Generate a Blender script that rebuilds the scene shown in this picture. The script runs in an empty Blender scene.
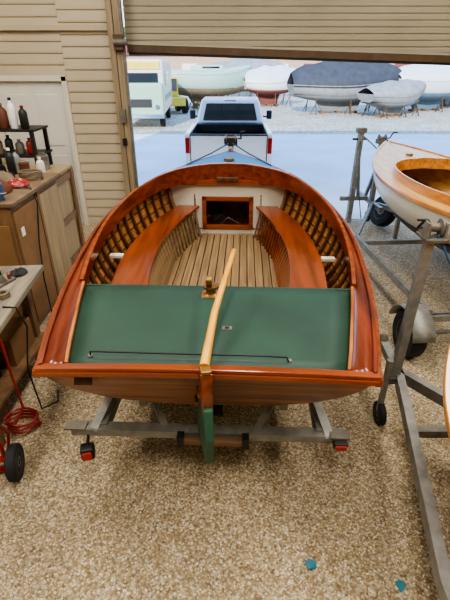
import bpy, math, random
from mathutils import Vector, Matrix
random.seed(4)
D=bpy.data; SC=bpy.context.scene
# ---------------------------------------------------------------- materials
def hx(h):
    h=h.lstrip('#'); o=[]
    for i in (0,2,4):
        c=int(h[i:i+2],16)/255
        o.append(c/12.92 if c<=.04045 else ((c+.055)/1.055)**2.4)
    return (o[0],o[1],o[2],1)
def base(name):
    m=D.materials.new(name); m.use_nodes=True
    nt=m.node_tree; b=nt.nodes['Principled BSDF']
    return m,nt,b
def mk(name,col,rough=.5,metal=0,coat=0,var=.12,vs=5,bump=0,bs=60,emit=0):
    m,nt,b=base(name); c=hx(col)
    b.inputs['Roughness'].default_value=rough; b.inputs['Metallic'].default_value=metal
    b.inputs['Coat Weight'].default_value=coat; b.inputs['Coat Roughness'].default_value=.12
    tc=nt.nodes.new('ShaderNodeTexCoord'); n=nt.nodes.new('ShaderNodeTexNoise')
    n.inputs['Scale'].default_value=vs; n.inputs['Detail'].default_value=6
    nt.links.new(tc.outputs['Object'],n.inputs['Vector'])
    r=nt.nodes.new('ShaderNodeValToRGB'); r.color_ramp.elements[0].position=.3; r.color_ramp.elements[1].position=.7
    r.color_ramp.elements[0].color=[max(0,x*(1-var)) for x in c[:3]]+[1]
    r.color_ramp.elements[1].color=[min(1,x*(1+var)) for x in c[:3]]+[1]
    nt.links.new(n.outputs['Fac'],r.inputs['Fac']); nt.links.new(r.outputs['Color'],b.inputs['Base Color'])
    if bump:
        n2=nt.nodes.new('ShaderNodeTexNoise'); n2.inputs['Scale'].default_value=bs
        nt.links.new(tc.outputs['Object'],n2.inputs['Vector'])
        bp=nt.nodes.new('ShaderNodeBump'); bp.inputs['Strength'].default_value=bump; bp.inputs['Distance'].default_value=.01
        nt.links.new(n2.outputs['Fac'],bp.inputs['Height']); nt.links.new(bp.outputs['Normal'],b.inputs['Normal'])
    if emit:
        b.inputs['Emission Color'].default_value=c; b.inputs['Emission Strength'].default_value=emit
    return m
def wood(name,c1,c2,axis='Y',rough=.4,coat=.3,sc=22,along=1.2):
    m,nt,b=base(name)
    tc=nt.nodes.new('ShaderNodeTexCoord'); mp=nt.nodes.new('ShaderNodeMapping')
    s=[sc,sc,sc]; s['XYZ'.index(axis)]=along; mp.inputs['Scale'].default_value=s
    nt.links.new(tc.outputs['Object'],mp.inputs['Vector'])
    n=nt.nodes.new('ShaderNodeTexNoise'); n.inputs['Scale'].default_value=1; n.inputs['Detail'].default_value=8; n.inputs['Distortion'].default_value=.6
    nt.links.new(mp.outputs['Vector'],n.inputs['Vector'])
    r=nt.nodes.new('ShaderNodeValToRGB'); r.color_ramp.elements[0].position=.32; r.color_ramp.elements[1].position=.66
    r.color_ramp.elements[0].color=hx(c1); r.color_ramp.elements[1].color=hx(c2)
    nt.links.new(n.outputs['Fac'],r.inputs['Fac']); nt.links.new(r.outputs['Color'],b.inputs['Base Color'])
    b.inputs['Roughness'].default_value=rough; b.inputs['Coat Weight'].default_value=coat; b.inputs['Coat Roughness'].default_value=.08
    bp=nt.nodes.new('ShaderNodeBump'); bp.inputs['Strength'].default_value=.08
    nt.links.new(n.outputs['Fac'],bp.inputs['Height']); nt.links.new(bp.outputs['Normal'],b.inputs['Normal'])
    return m
def gravel(name,cols,scale,patch=(.7,1.15),dk=.5):
    m,nt,b=base(name)
    tc=nt.nodes.new('ShaderNodeTexCoord')
    nd=nt.nodes.new('ShaderNodeTexNoise'); nd.inputs['Scale'].default_value=scale*.6
    nt.links.new(tc.outputs['Object'],nd.inputs['Vector'])
    mxv=nt.nodes.new('ShaderNodeMixRGB'); mxv.inputs['Fac'].default_value=.02
    nt.links.new(tc.outputs['Object'],mxv.inputs[1]); nt.links.new(nd.outputs['Color'],mxv.inputs[2])
    v=nt.nodes.new('ShaderNodeTexVoronoi'); v.inputs['Scale'].default_value=scale
    nt.links.new(mxv.outputs[0],v.inputs['Vector'])
    sp=nt.nodes.new('ShaderNodeSeparateColor'); nt.links.new(v.outputs['Color'],sp.inputs[0])
    r=nt.nodes.new('ShaderNodeValToRGB')
    els=r.color_ramp.elements
    for i,c in enumerate(cols):
        p=i/(len(cols)-1)
        if i==0: e=els[0]; e.position=0
        elif i==len(cols)-1: e=els[-1]; e.position=1
        else: e=els.new(p)
        e.color=hx(c)
    nt.links.new(sp.outputs[0],r.inputs['Fac'])
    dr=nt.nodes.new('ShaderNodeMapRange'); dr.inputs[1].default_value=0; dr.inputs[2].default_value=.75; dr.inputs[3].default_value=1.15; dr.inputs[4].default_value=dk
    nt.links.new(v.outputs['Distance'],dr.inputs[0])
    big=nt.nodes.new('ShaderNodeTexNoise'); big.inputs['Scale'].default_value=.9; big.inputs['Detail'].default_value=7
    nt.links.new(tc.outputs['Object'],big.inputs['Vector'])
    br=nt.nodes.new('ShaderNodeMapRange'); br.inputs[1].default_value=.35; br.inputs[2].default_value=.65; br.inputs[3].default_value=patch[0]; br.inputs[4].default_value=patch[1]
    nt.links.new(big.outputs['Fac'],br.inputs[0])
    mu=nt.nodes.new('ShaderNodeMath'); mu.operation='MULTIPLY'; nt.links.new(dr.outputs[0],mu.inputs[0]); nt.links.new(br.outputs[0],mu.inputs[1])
    vm=nt.nodes.new('ShaderNodeVectorMath'); vm.operation='SCALE'
    nt.links.new(r.outputs['Color'],vm.inputs[0]); nt.links.new(mu.outputs[0],vm.inputs['Scale'])
    nt.links.new(vm.outputs[0],b.inputs['Base Color'])
    b.inputs['Roughness'].default_value=.9
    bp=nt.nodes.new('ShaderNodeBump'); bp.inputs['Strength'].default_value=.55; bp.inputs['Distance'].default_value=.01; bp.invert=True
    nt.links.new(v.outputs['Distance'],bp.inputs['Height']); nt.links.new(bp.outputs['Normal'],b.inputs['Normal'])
    return m
M={}
M['mahog']=wood('varnished_mahogany','#4e1c0c','#80361a','Y',.28,.6,18)
M['mahogx']=wood('varnished_mahogany_x','#682a10','#97481e','X',.28,.6,18)
M['bench']=wood('bench_mahogany','#5a260f','#86401d','Y',.3,.5,14)
M['ceil']=wood('hull_planking','#7a4a22','#a87040','Y',.42,.3,20)
M['rib']=wood('oak_rib','#3a2010','#5a381c','Z',.5,.2,20)
M['trimlt']=wood('light_trim','#8c4a20','#b5733a','Y',.35,.3,20)
M['sole']=wood('teak_sole','#665036','#8a704c','Y',.65,0,30)
M['seam']=mk('seam_black','#2a2018',.8)
M['transom']=wood('transom_wood','#6a4026','#a57046','X',.4,.3,30,1.5)
M['green']=mk('green_deck_paint','#1b3d2f',.55,0,0,.25,2.5,.05,80)
M['cream']=mk('cream_paint','#d2ccba',.5,0,0,.04)
M['white']=mk('white_paint','#e8e8e4',.35,0,.3,.03)
M['ltblue']=mk('light_blue_deck','#3f7fc0',.8,0,0,.05)
M['tiller']=wood('ash_tiller','#cc8a18','#eeb23a','Y',.45,.3,25)
M['bronze']=mk('bronze','#9a7444',.4,.8)
M['galv']=mk('galvanised_steel','#8b8a84',.55,.6,0,.25,12,.15,70)
M['galvd']=mk('weathered_galvanised','#746f64',.6,.5,0,.3,10,.15,70)
M['rubber']=mk('rubber','#1a1a1b',.75)
M['black']=mk('black_plastic','#151515',.5)
M['red']=mk('red_lens','#a01414',.25,0,.5)
M['redpaint']=mk('red_paint','#8f201c',.4,0,.3)
M['carpet']=mk('bunk_carpet','#4c4a46',.95,0,0,.2,30,.3,200)
M['bunkwood']=wood('bunk_timber','#5c402a','#84644a','X',.8,0)
M['siding']=mk('beige_siding','#b3a58b',.55,0,0,.05,2)
M['slat']=mk('rollup_door_steel','#a49c87',.5,.1,0,.06,2)
M['slatbar']=mk('door_bottom_bar','#54422f',.6,.2,0,.2,6)
M['trim']=wood('post_trim','#7c6c54','#9d8b6e','Z',.7,0)
M['door']=mk('white_door','#d4d1c6',.45,0,0,.03)
M['glass']=mk('dark_glass','#20262c',.08,0,.5,.02)
M['ply']=wood('plywood','#644a2e','#846442','Z',.7,0,12)
M['ply2']=wood('pale_plywood','#8c7552','#a68e64','Z',.7,0,12)
M['dirtytop']=mk('grimy_counter','#6e5a42',.8,0,0,.3,6)
M['bench_top']=wood('bench_top_wood','#645c4e','#928874','Y',.8,0,14)
M['cardb']=mk('cardboard','#82603a',.85,0,0,.12)
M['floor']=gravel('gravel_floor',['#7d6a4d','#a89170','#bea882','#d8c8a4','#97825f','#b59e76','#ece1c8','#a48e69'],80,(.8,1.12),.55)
M['pebA']=mk('pebble_light','#d9cbac',.9,0,0,.15,3)
M['pebB']=mk('pebble_tan','#b29b72',.9,0,0,.2,3)
M['pebC']=mk('pebble_dark','#7a6849',.9,0,0,.2,3)
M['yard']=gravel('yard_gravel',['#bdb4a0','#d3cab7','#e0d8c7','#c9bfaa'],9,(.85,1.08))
M['conc']=mk('concrete_apron','#d4dbe2',.8,0,0,.12,.6,.1,20)
M['ceiling']=mk('ceiling_panel','#cfc8b8',.8)
M['truck']=mk('truck_white','#eceef2',.25,0,.8,.01)
M['chrome']=mk('chrome','#c8c8c8',.15,1)
M['varn']=wood('golden_varnish','#a86224','#d29448','Y',.3,.6,16)
M['varnlt']=wood('pale_varnish','#bd8c4a','#dab574','Y',.35,.5,16)
M['hullw']=mk('hull_ivory','#d8d2c0',.3,0,.4,.03)
M['bluept']=mk('blue_paint','#2e4f73',.5)
M['teal']=mk('teal_plastic','#1c6f80',.5)
M['leather']=mk('leather','#5d3420',.6,0,0,.25)
M['canvas']=mk('dirty_canvas','#6d604c',.9,0,0,.25)
M['lamp']=mk('lamp_tube','#ffffff',.4,emit=2)  # glow for the tubes of the added fill fixtures
# ---------------------------------------------------------------- builders
import bmesh
def add(name,vs,fs,mat,parent=None,smooth=False,bev=0):
    me=D.meshes.new(name); me.from_pydata([tuple(v) for v in vs],[],fs); me.update()
    bm=bmesh.new(); bm.from_mesh(me); bmesh.ops.recalc_face_normals(bm,faces=bm.faces); bm.to_mesh(me); bm.free()
    if mat: me.materials.append(mat)
    if smooth:
        for p in me.polygons: p.use_smooth=True
        try: me.set_sharp_from_angle(angle=math.radians(40))
        except Exception: pass
    o=D.objects.new(name,me); SC.collection.objects.link(o)
    if parent: o.parent=parent
    if bev:
        b=o.modifiers.new('b','BEVEL'); b.width=bev; b.segments=2; b.limit_method='ANGLE'
    return o
def empty(name,loc=(0,0,0),rz=0,rx=0,ry=0):
    e=D.objects.new(name,None); e.location=loc; e.rotation_euler=(math.radians(rx),math.radians(ry),math.radians(rz)); e.empty_display_size=.1
    SC.collection.objects.link(e); return e
BF=[(0,1,2,3),(7,6,5,4),(0,4,5,1),(1,5,6,2),(2,6,7,3),(3,7,4,0)]
def box(name,c,d,mat,parent=None,rot=(0,0,0),bev=0):
    R=Matrix.Rotation(math.radians(rot[2]),3,'Z')@Matrix.Rotation(math.radians(rot[1]),3,'Y')@Matrix.Rotation(math.radians(rot[0]),3,'X')
    vs=[]
    for z in (-.5,.5):
        for x,y in ((-.5,-.5),(.5,-.5),(.5,.5),(-.5,.5)):
            vs.append(Vector(c)+R@Vector((x*d[0],y*d[1],z*d[2])))
    return add(name,vs,BF,mat,parent,bev=bev)
def beam(name,p1,p2,w,h,mat,parent=None,up=(0,0,1),bev=0):
    return sweep(name,[p1,p2],w,h,mat,parent,up,bev=bev)
def sweep(name,pts,w,h,mat,parent=None,up=(0,0,1),closed=False,bev=0,smooth=False,hf=None):
    pts=[Vector(p) for p in pts]; n=len(pts); vs=[]; up=Vector(up)
    for i,p in enumerate(pts):
        a=pts[i-1] if (i>0 or closed) else p; b=pts[(i+1)%n] if (i<n-1 or closed) else p
        t=(b-a).normalized(); u=up
        if abs(t.dot(u))>.98: u=Vector((0,1,0))
        s=t.cross(u).normalized(); q=s.cross(t).normalized()
        hh=h if hf is None else hf(i/(n-1))
        for a_,b_ in ((-.5,-.5),(.5,-.5),(.5,.5),(-.5,.5)): vs.append(p+s*w*a_+q*hh*b_)
    fs=[]
    m=n if closed else n-1
    for i in range(m):
        j=(i+1)%n
        for k in range(4): fs.append((i*4+k,i*4+(k+1)%4,j*4+(k+1)%4,j*4+k))
    if not closed: fs+=[(3,2,1,0),tuple((n-1)*4+k for k in range(4))]
    return add(name,vs,fs,mat,parent,smooth,bev)
def tube(name,pts,r,mat,parent=None,n=10,closed=False,rf=None):
    pts=[Vector(p) for p in pts]; N=len(pts); vs=[]; prev=None
    for i,p in enumerate(pts):
        a=pts[i-1] if (i>0 or closed) else p; b=pts[(i+1)%N] if (i<N-1 or closed) else p
        t=(b-a).normalized()
        if prev is None:
            u=Vector((0,0,1)) if abs(t.z)<.9 else Vector((0,1,0)); s=t.cross(u).normalized()
        else:
            s=(prev-t*prev.dot(t)).normalized()
        prev=s; q=s.cross(t)
        rr=r if rf is None else rf(i/(N-1))
        for k in range(n):
            an=2*math.pi*k/n; vs.append(p+(s*math.cos(an)+q*math.sin(an))*rr)
    fs=[]; m=N if closed else N-1
    for i in range(m):
        j=(i+1)%N
        for k in range(n): fs.append((i*n+k,i*n+(k+1)%n,j*n+(k+1)%n,j*n+k))
    if not closed: fs+=[tuple(range(n)),tuple((N-1)*n+k for k in range(n))]
    return add(name,vs,fs,mat,parent,True)
def cyl(name,p1,p2,r,mat,parent=None,n=18,r2=None):
    return tube(name,[p1,p2],r,mat,parent,n,rf=(lambda f:r+(r2-r)*f) if r2 is not None else None)
def lathe(name,prof,c,mat,parent=None,n=24,axis='Z'):
    vs=[]; fs=[]
    for r,z in prof:
        for k in range(n):
            a=2*math.pi*k/n; x,y=r*math.cos(a),r*math.sin(a)
            v={'Z':(x,y,z),'X':(z,x,y),'Y':(x,z,y)}[axis]; vs.append(Vector(c)+Vector(v))
    for i in range(len(prof)-1):
        for k in range(n): fs.append((i*n+k,i*n+(k+1)%n,(i+1)*n+(k+1)%n,(i+1)*n+k))
    fs+=[tuple(range(n)),tuple((len(prof)-1)*n+k for k in range(n))]
    return add(name,vs,fs,mat,parent,True)
def grid(name,rows,mat,parent=None,smooth=True,thick=0):
    m=len(rows[0]); vs=[v for r in rows for v in r]; fs=[]
    for i in range(len(rows)-1):
        for k in range(m-1): fs.append((i*m+k,i*m+k+1,(i+1)*m+k+1,(i+1)*m+k))
    o=add(name,vs,fs,mat,parent,smooth)
    if thick:
        s=o.modifiers.new('s','SOLIDIFY'); s.thickness=thick; s.offset=0
    return o
def prism(name,poly,off,mat,parent=None,bev=0):
    n=len(poly); off=Vector(off); vs=[Vector(p) for p in poly]+[Vector(p)+off for p in poly]
    fs=[tuple(range(n)),tuple(range(2*n-1,n-1,-1))]+[(i,(i+1)%n,n+(i+1)%n,n+i) for i in range(n)]
    return add(name,vs,fs,mat,parent,bev=bev)
def wheel(pre,c,R,W,parent,rim='galv',axis='X'):
    w=W/2
    lathe(pre+'_tire',[(R*.6,-w*.85),(R*.8,-w),(R*.94,-w*.95),(R,-w*.7),(R,w*.7),(R*.94,w*.95),(R*.8,w),(R*.6,w*.85)],c,M['rubber'],parent,28,axis)
    lathe(pre+'_rim',[(R*.15,-w*.7),(R*.2,-w*.95),(R*.5,-w*.6),(R*.6,-w*.9),(R*.61,w*.9),(R*.5,w*.6),(R*.2,w*.95),(R*.15,w*.7)],c,M[rim],parent,24,axis)
def interp(pts):
    xs=[p[0] for p in pts]; ys=[p[1] for p in pts]; n=len(xs); ms=[]
    for i in range(n):
        if i==0: ms.append((ys[1]-ys[0])/(xs[1]-xs[0]))
        elif i==n-1: ms.append((ys[-1]-ys[-2])/(xs[-1]-xs[-2]))
        else: ms.append((ys[i+1]-ys[i-1])/(xs[i+1]-xs[i-1]))
    def f(x):
        x=min(max(x,xs[0]),xs[-1])
        for i in range(n-1):
            if x<=xs[i+1]: break
        h=xs[i+1]-xs[i]; t=(x-xs[i])/h
        return (2*t**3-3*t*t+1)*ys[i]+(t**3-2*t*t+t)*h*ms[i]+(-2*t**3+3*t*t)*ys[i+1]+(t**3-t*t)*h*ms[i+1]
    return f
class Hull:
    def __init__(s,L,w,z,k,rake=.28,rl=.8,pw=.7):
        s.L=L; s.W=interp(w); s.Z=interp(z); s.K=interp(k); s.rake=rake; s.rl=rl; s.pw=pw
    def P(s,y,a,off=0,side=1):
        zs=s.Z(y); zk=min(s.K(y)+off,zs-.02); w=max(s.W(y)-off,.004)
        x=w*math.sin(a)**s.pw if a>0 else 0
        h=1-math.cos(a); z=zk+(zs-zk)*h
        yy=y+s.rake*(1-h)*max(0,1-y/s.rl)
        return Vector((side*x,yy,z))
    def a_at(s,y,z,off=0):
        zs=s.Z(y); zk=s.K(y)+off; h=min(max((z-zk)/(zs-zk),0),1); return math.acos(1-h)
    def xin(s,y,z,off=0): return s.P(y,s.a_at(y,z,off),off).x
def shell(name,H,mat,root,off=0,s0=0,s1=None,ns=44,na=18):
    s1=s1 or H.L; rows=[]
    for i in range(ns+1):
        y=s0+(s1-s0)*i/ns
        rows.append([H.P(y,abs(k)/na*math.pi/2,off,1 if k>=0 else -1) for k in range(-na,na+1)])
    return grid(name,rows,mat,root)
def rng(a,b,n): return [a+(b-a)*i/n for i in range(n+1)]
# ================================================================= ROOM
add('floor',[(-6,-6,0),(8,-6,0),(8,8.1,0),(-6,8.1,0)],[(0,1,2,3)],M['floor'])
def pebbles(name,n,mat,x0,x1,y0,y1,s0,s1):
    vs=[];fs=[]
    for _ in range(n):
        x=random.uniform(x0,x1); y=random.uniform(y0,y1); s=random.uniform(s0,s1); a=random.uniform(0,6.28); el=random.uniform(.55,1); h=random.uniform(.4,.8)
        b=len(vs)
        for k in range(5):
            t=a+k*2*math.pi/5; r=s*random.uniform(.8,1.1); px,py=r*math.cos(t),r*el*math.sin(t)
            vs.append((x+px*math.cos(a)-py*math.sin(a),y+px*math.sin(a)+py*math.cos(a),s*h*.25))
        vs.append((x+random.uniform(-.3,.3)*s,y+random.uniform(-.3,.3)*s,s*h)); vs.append((x,y,-.001))
        for k in range(5): fs.append((b+k,b+(k+1)%5,b+5)); fs.append((b+(k+1)%5,b+k,b+6))
    return add(name,vs,fs,mat)
pebbles('loose_gravel',6500,M['pebA'],-2.2,2.6,.9,5.2,.003,.008)
pebbles('loose_gravel',6500,M['pebB'],-2.2,2.6,.9,5.2,.003,.009)
pebbles('loose_gravel',3500,M['pebC'],-2.2,2.6,.9,5.2,.003,.007)
WY=7.8
def siding(name,x0,x1,z0,z1,y,mat,pitch=.16,dep=.022,parent=None):
    vs=[];fs=[]; z=z0
    while z<z1-1e-6:
        zt=min(z+pitch,z1); b=len(vs)
        for x in (x0,x1): vs+= [(x,y-dep,z),(x,y-dep,z+.03),(x,y-.004,zt-.015),(x,y-dep,zt)]
        for k in range(3): fs.append((b+k,b+4+k,b+5+k,b+k+1))
        z=zt
    b=len(vs); vs+=[(x0,y,z0),(x1,y,z0),(x1,y+.1,z0),(x0,y+.1,z0),(x0,y,z1),(x1,y,z1),(x1,y+.1,z1),(x0,y+.1,z1)]
    fs+=[tuple(b+i for i in f) for f in BF]
    return add(name,vs,fs,mat,parent)
DX0,DX1,DH=-3.74,-2.62,2.40
siding('wall_front',-6,DX0-.07,0,6,WY,M['siding'])
siding('wall_front_header',DX0-.07,DX1+.07,DH+.07,5.99,WY,M['siding'])
siding('wall_front_pier',DX1+.07,-1.78,0,6,WY,M['siding'])
siding('wall_front_right',4.95,8,0,6,WY,M['siding'])
siding('wall_front_lintel',-1.78,4.95,4.4,6,WY+.1,M['siding'])
box('trim_1',(-3.9,WY-.05,3.12),(4.2,.05,.07),M['siding'])
box('wall_left',(-6.05,1,3),(.1,14.2,6),M['siding']); box('wall_right',(8.05,1,3),(.1,14.2,6),M['siding'])
box('wall_back',(1,-6.05,3),(14.2,.1,6),M['siding']); box('ceiling',(1,.95,6.08),(14.4,14.3,.1),M['ceiling'])
p=empty('door_post')
box('post_core',(-1.655,WY-.13,2.4),(.2,.22,4.8),M['trim'],p,bev=.01)
box('post_track',(-1.54,WY-.22,2.4),(.04,.08,4.8),M['galvd'],p)
box('post_seam',(-1.66,WY-.245,2.4),(.012,.01,4.8),M['slatbar'],p)
box('post_bracket',(-1.6,WY-.28,2.92),(.14,.08,.2),M['slatbar'],p); cyl('post_roller',(-1.66,WY-.33,2.92),(-1.46,WY-.33,2.92),.045,M['galvd'],p)
box('post_box',(-1.64,WY-.27,1.9),(.08,.06,.2),M['galvd'],p); box('post_switch',(-1.66,WY-.27,1.5),(.06,.05,.11),M['black'],p)
p=empty('roll_up_door')
z=2.78; rows=[]
while z<4.6:
    for dz,dy in ((0,0),(.012,-.02),(.062,-.026),(.078,0)):
        rows.append([Vector((-1.54,WY+.03+dy,z+dz)),Vector((4.9,WY+.03+dy,z+dz))])
    z+=.088
grid('slats',rows,M['slat'],p,False)
box('curtain_back',(1.68,WY+.05,3.65),(6.4,.02,1.8),M['slat'],p)
beam('bottom_bar',(-1.5,WY-.03,2.85),(4.9,WY-.03,2.66),.07,.1,M['slatbar'],p)
beam('bottom_seal',(-1.5,WY-.03,2.785),(4.9,WY-.03,2.595),.04,.04,M['black'],p)
beam('bar_flange',(-1.5,WY-.05,2.915),(4.9,WY-.05,2.725),.04,.025,M['slat'],p)
p=empty('door_1')
box('leaf',((DX0+DX1)/2,WY+.02,DH/2),(DX1-DX0-.02,.05,DH),M['door'],p)
for nm,x in (('l',DX0-.035),('r',DX1+.035)): box('frame_'+nm,(x,WY-.01,DH/2+.03),(.08,.12,DH+.06),M['cream'],p)
box('frame_top',((DX0+DX1)/2,WY-.01,DH+.035),(DX1-DX0+.14,.12,.08),M['cream'],p)
for i,(zz,hh) in enumerate(((1.8,.8),(.85,.78))):
    for j,xx in enumerate((DX0+.31,DX1-.31)):
        box('panel_%d%d'%(i,j),(xx,WY-.008,zz),(.36,.02,hh),M['door'],p,bev=.008)
lathe('knob',[(.01,-.08),(.035,-.07),(.035,-.05),(.012,-.03),(.03,0)],(DX1-.09,WY,1.05),M['chrome'],p,14,'Y')
for i,(x,y) in enumerate(((-2.8,4.6),(.2,3.2),(3.4,4.6),(0.4,-.8),(-3.2,0.6),(3.6,.6))):
    e=empty('ceiling_lamp',(x,y,5.6))  # out-of-view fixtures added overhead to brighten the interior
    box('housing',(0,0,.12),(.5,2.5,.1),M['white'],e,bev=.01)
    for s in (-.12,.12): cyl('tube_%d'%(s>0),(s,-1.15,.04),(s,1.15,.04),.02,M['lamp'],e)
    cyl('hanger_a',(0,-.9,.17),(0,-.9,.43),.01,M['galv'],e); cyl('hanger_b',(0,.9,.17),(0,.9,.43),.01,M['galv'],e)
    l=D.lights.new('tube_light','AREA'); l.shape='RECTANGLE'; l.size=.6; l.size_y=2.4; l.energy=158; l.color=(1,.94,.86)  # added area light, general fill for the room
    lo=D.objects.new('tube_light',l); SC.collection.objects.link(lo); lo.parent=e; lo.location=(0,0,0)
# ================================================================= MAIN CATBOAT
B=Hull(4.3,[(0,.90),(.3,.975),(.84,1.08),(1.37,1.135),(1.9,1.14),(2.35,1.07),(2.9,.90),(3.4,.67),(3.9,.36),(4.3,.02)],
 [(0,1.15),(.84,1.17),(1.37,1.21),(1.9,1.28),(2.35,1.35),(2.9,1.43),(3.4,1.49),(4.3,1.57)],
 [(0,.70),(1,.57),(2,.52),(3,.58),(3.7,.72),(4.1,.9),(4.3,1.1)])
boat=empty('catboat',(-.105,1.85,0),-2.4)
shell('hull',B,M['white'],boat)
shell('hull_lining',B,M['ceil'],boat,.03,.05,3.34)
CB=interp([(-.05,.125),(.5,.12),(1.0,.10),(1.4,.078),(2.2,.07),(3.3,.07)])
tp=[B.P(0,a,0,-1) for a in rng(math.pi/2,0,18)]+[B.P(0,a,0,1) for a in rng(0,math.pi/2,18)][1:]
prism('transom',[v+Vector((0,-.002,0)) for v in tp],(0,-.03,0),M['transom'],boat)
tl=[(x,-.012,1.163+.02*(1-(x/.93)**2)) for x in rng(-.93,.93,12)]
sweep('transom_cap',tl,.05,.024,M['mahogx'],boat,bev=.006)
sweep('transom_band',[(q[0]*.985,q[1]-.028,q[2]-.024) for q in tl],.016,.024,M['mahogx'],boat)
box('name_plate',(-.68,-.0,1.07),(.1,.012,.045),M['rib'],boat,rot=(-30,0,0))
for sd in (-1,1):
    n=0
    for y in rng(.92,3.22,16):
        a0=B.a_at(y,.8,.03); a1=math.pi/2*.985
        pts=[B.P(y,a,.045,sd) for a in rng(a0,a1,10)]
        sweep('rib_%d_%d'%(n,sd+1),pts,.045,.02,M['rib'],boat,up=(sd*-1,0,.3)); n+=1
    for j,zf in enumerate((.25,.42,.58,.74,.88)):
        pts=[]
        for y in rng(.9,3.25,26):
            zz=.75+(B.Z(y)-.75)*zf; pts.append(Vector((sd*B.xin(y,zz,.036),y,zz)))
        sweep('plank_seam_%d_%d'%(j,sd+1),pts,.008,.007,M['seam'],boat)
for sd in (-1,1):
    nm='port' if sd<0 else 'starboard'
    rows=[]
    for y in rng(-.03,3.3,40):
        w=B.W(max(y,0)); z=B.Z(max(y,0))+.005
        rows.append([Vector((sd*(w+.015),y,z)),Vector((sd*(w-CB(y)),y,z+.01))])
    grid('covering_board_'+nm,rows,M['mahog'],boat,True,.022)
    pts=[Vector((sd*(B.W(max(y,0))+.016),y,B.Z(max(y,0))-.012)) for y in rng(-.04,4.3,46)]
    sweep('rub_rail_'+nm,pts,.04,.055,M['mahogx'],boat,bev=.008)
    pts=[Vector((sd*(B.W(max(y,0))-.0),y,B.Z(max(y,0))+.022)) for y in rng(-.0,3.3,46)]
    sweep('toe_rail_'+nm,pts,.02,.025,M['mahog'],boat)
    pts=[Vector((sd*(B.W(y)-CB(y)-.012),y,B.Z(y)+.012)) for y in rng(.03,.98,14)]
    sweep('deck_trim_'+nm,pts,.02,.028,M['trimlt'],boat,bev=.004)
cp=[(.98,B.W(.98)-CB(.98))]+[(y,B.W(y)-CB(y)) for y in rng(1.1,2.6,16)]+[(2.8,.845),(2.95,.77),(3.08,.675),(3.18,.56),(3.25,.39),(3.29,.2),(3.3,0)]
full=[(-x,y) for y,x in cp]+[(x,y) for y,x in cp[-2::-1]]
ctop=interp([(0,1.175),(.9,1.20),(1.4,1.25),(1.9,1.34),(2.4,1.43),(2.9,1.51),(3.2,1.56),(3.3,1.60)])
cbot=interp([(0,1.10),(.9,1.10),(1.4,1.15),(1.9,1.22),(2.4,1.29),(2.9,1.36),(3.2,1.385),(3.3,1.395)])
def ring(o):
    out=[]
    for i,(x,y) in enumerate(full):
        a=Vector(full[max(i-1,0)]); b=Vector(full[min(i+1,len(full)-1)]); t=(b-a).normalized(); n=Vector((t.y,-t.x))
        out.append((x+n.x*o,y+n.y*o))
    return out
ri,ro=ring(.011),ring(-.011)
vs=[];fs=[]
for (a,b),(c,d),(x,y) in zip(ri,ro,full):
    zt=ctop(y);zb=cbot(y)
    vs+=[(a,b,zb),(a,b,zt),(c,d,zt),(c,d,zb)]
for i in range(len(full)-1):
    for k in range(4): fs.append((i*4+k,i*4+(k+1)%4,i*4+4+(k+1)%4,i*4+4+k))
fs+=[(0,1,2,3),tuple((len(full)-1)*4+k for k in range(4))]
add('coaming',vs,fs,M['mahog'],boat,True)
sweep('coaming_cap',[(x,y,ctop(y)+.008) for x,y in full if y>.9],.03,.018,M['mahogx'],boat,bev=.005)
rows=[]
for y in rng(2.75,4.29,22):
    w=B.W(y)-.005; z=B.Z(y); row=[]
    xi=0
    if y<3.3:
        xi=interp([(2.6,.925),(2.8,.855),(2.95,.78),(3.08,.685),(3.18,.57),(3.25,.40),(3.3,0)])(y)
        xi=min(xi,w-.01)
    for k in range(9):
        x=xi+(w-xi)*k/8; row.append(Vector((x,y,z+.012+.07*w*(1-(x/max(w,.01))**2))))
    rows.append(row)
grid('foredeck_starboard',rows,M['ltblue'],boat)
grid('foredeck_port',[[Vector((-v.x,v.y,v.z)) for v in r] for r in rows],M['ltblue'],boat)
box('mast_partner',(0,3.25,1.44),(.26,.05,.05),M['rib'],boat,bev=.008)
lathe('mast_ring',[(.05,0),(.065,.0),(.065,.03),(.05,.03)],(0,3.7,1.57),M['bronze'],boat)
box('stem_cap',(0,4.3,1.585),(.06,.12,.05),M['mahog'],boat,bev=.01)
sweep('deck_beam',[(x,3.27,1.385+.02*(1-(x/.7)**2)) for x in rng(-.74,.74,14)],.05,.05,M['mahogx'],boat)
BY=3.3;vs=[];fs=[]
ox,oz0,oz1=.27,.85,1.2
def strip(z0,z1,xa0,xb0,xa1,xb1):
    b=len(vs); vs.extend([(xa0,BY,z0),(xb0,BY,z0),(xb1,BY,z1),(xa1,BY,z1)]); fs.append((b,b+1,b+2,b+3))
zl=[.66,.72,.78,.85,.95,1.05,1.15,1.2,1.28,1.36,1.42]
for a,b in zip(zl,zl[1:]):
    X0=B.xin(BY,a,.03);X1=B.xin(BY,b,.03)
    if a>=oz0 and b<=oz1: strip(a,b,-X0,-ox,-X1,-ox); strip(a,b,ox,X0,ox,X1)
    else: strip(a,b,-X0,X0,-X1,X1)
add('bulkhead',vs,fs,M['cream'],boat)
for nm,c,d in (('t',(0,BY-.012,oz1+.0),(.62,.03,.05)),('b',(0,BY-.012,oz0),(.62,.03,.05)),('l',(-.285,BY-.012,1.025),(.05,.03,.4)),('r',(.285,BY-.012,1.025),(.05,.03,.4))):
    box('hatch_frame_'+nm,c,d,M['mahogx'],boat,bev=.004)
box('cuddy_back',(0,BY+.5,1.02),(.8,.02,.5),M['bench'],boat); box('cuddy_floor',(0,BY+.25,.82),(.8,.5,.02),M['bench'],boat)
for sx in (-.4,.4): box('cuddy_side_%d'%(sx>0),(sx,BY+.25,1.02),(.02,.5,.45),M['bench'],boat)
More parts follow.
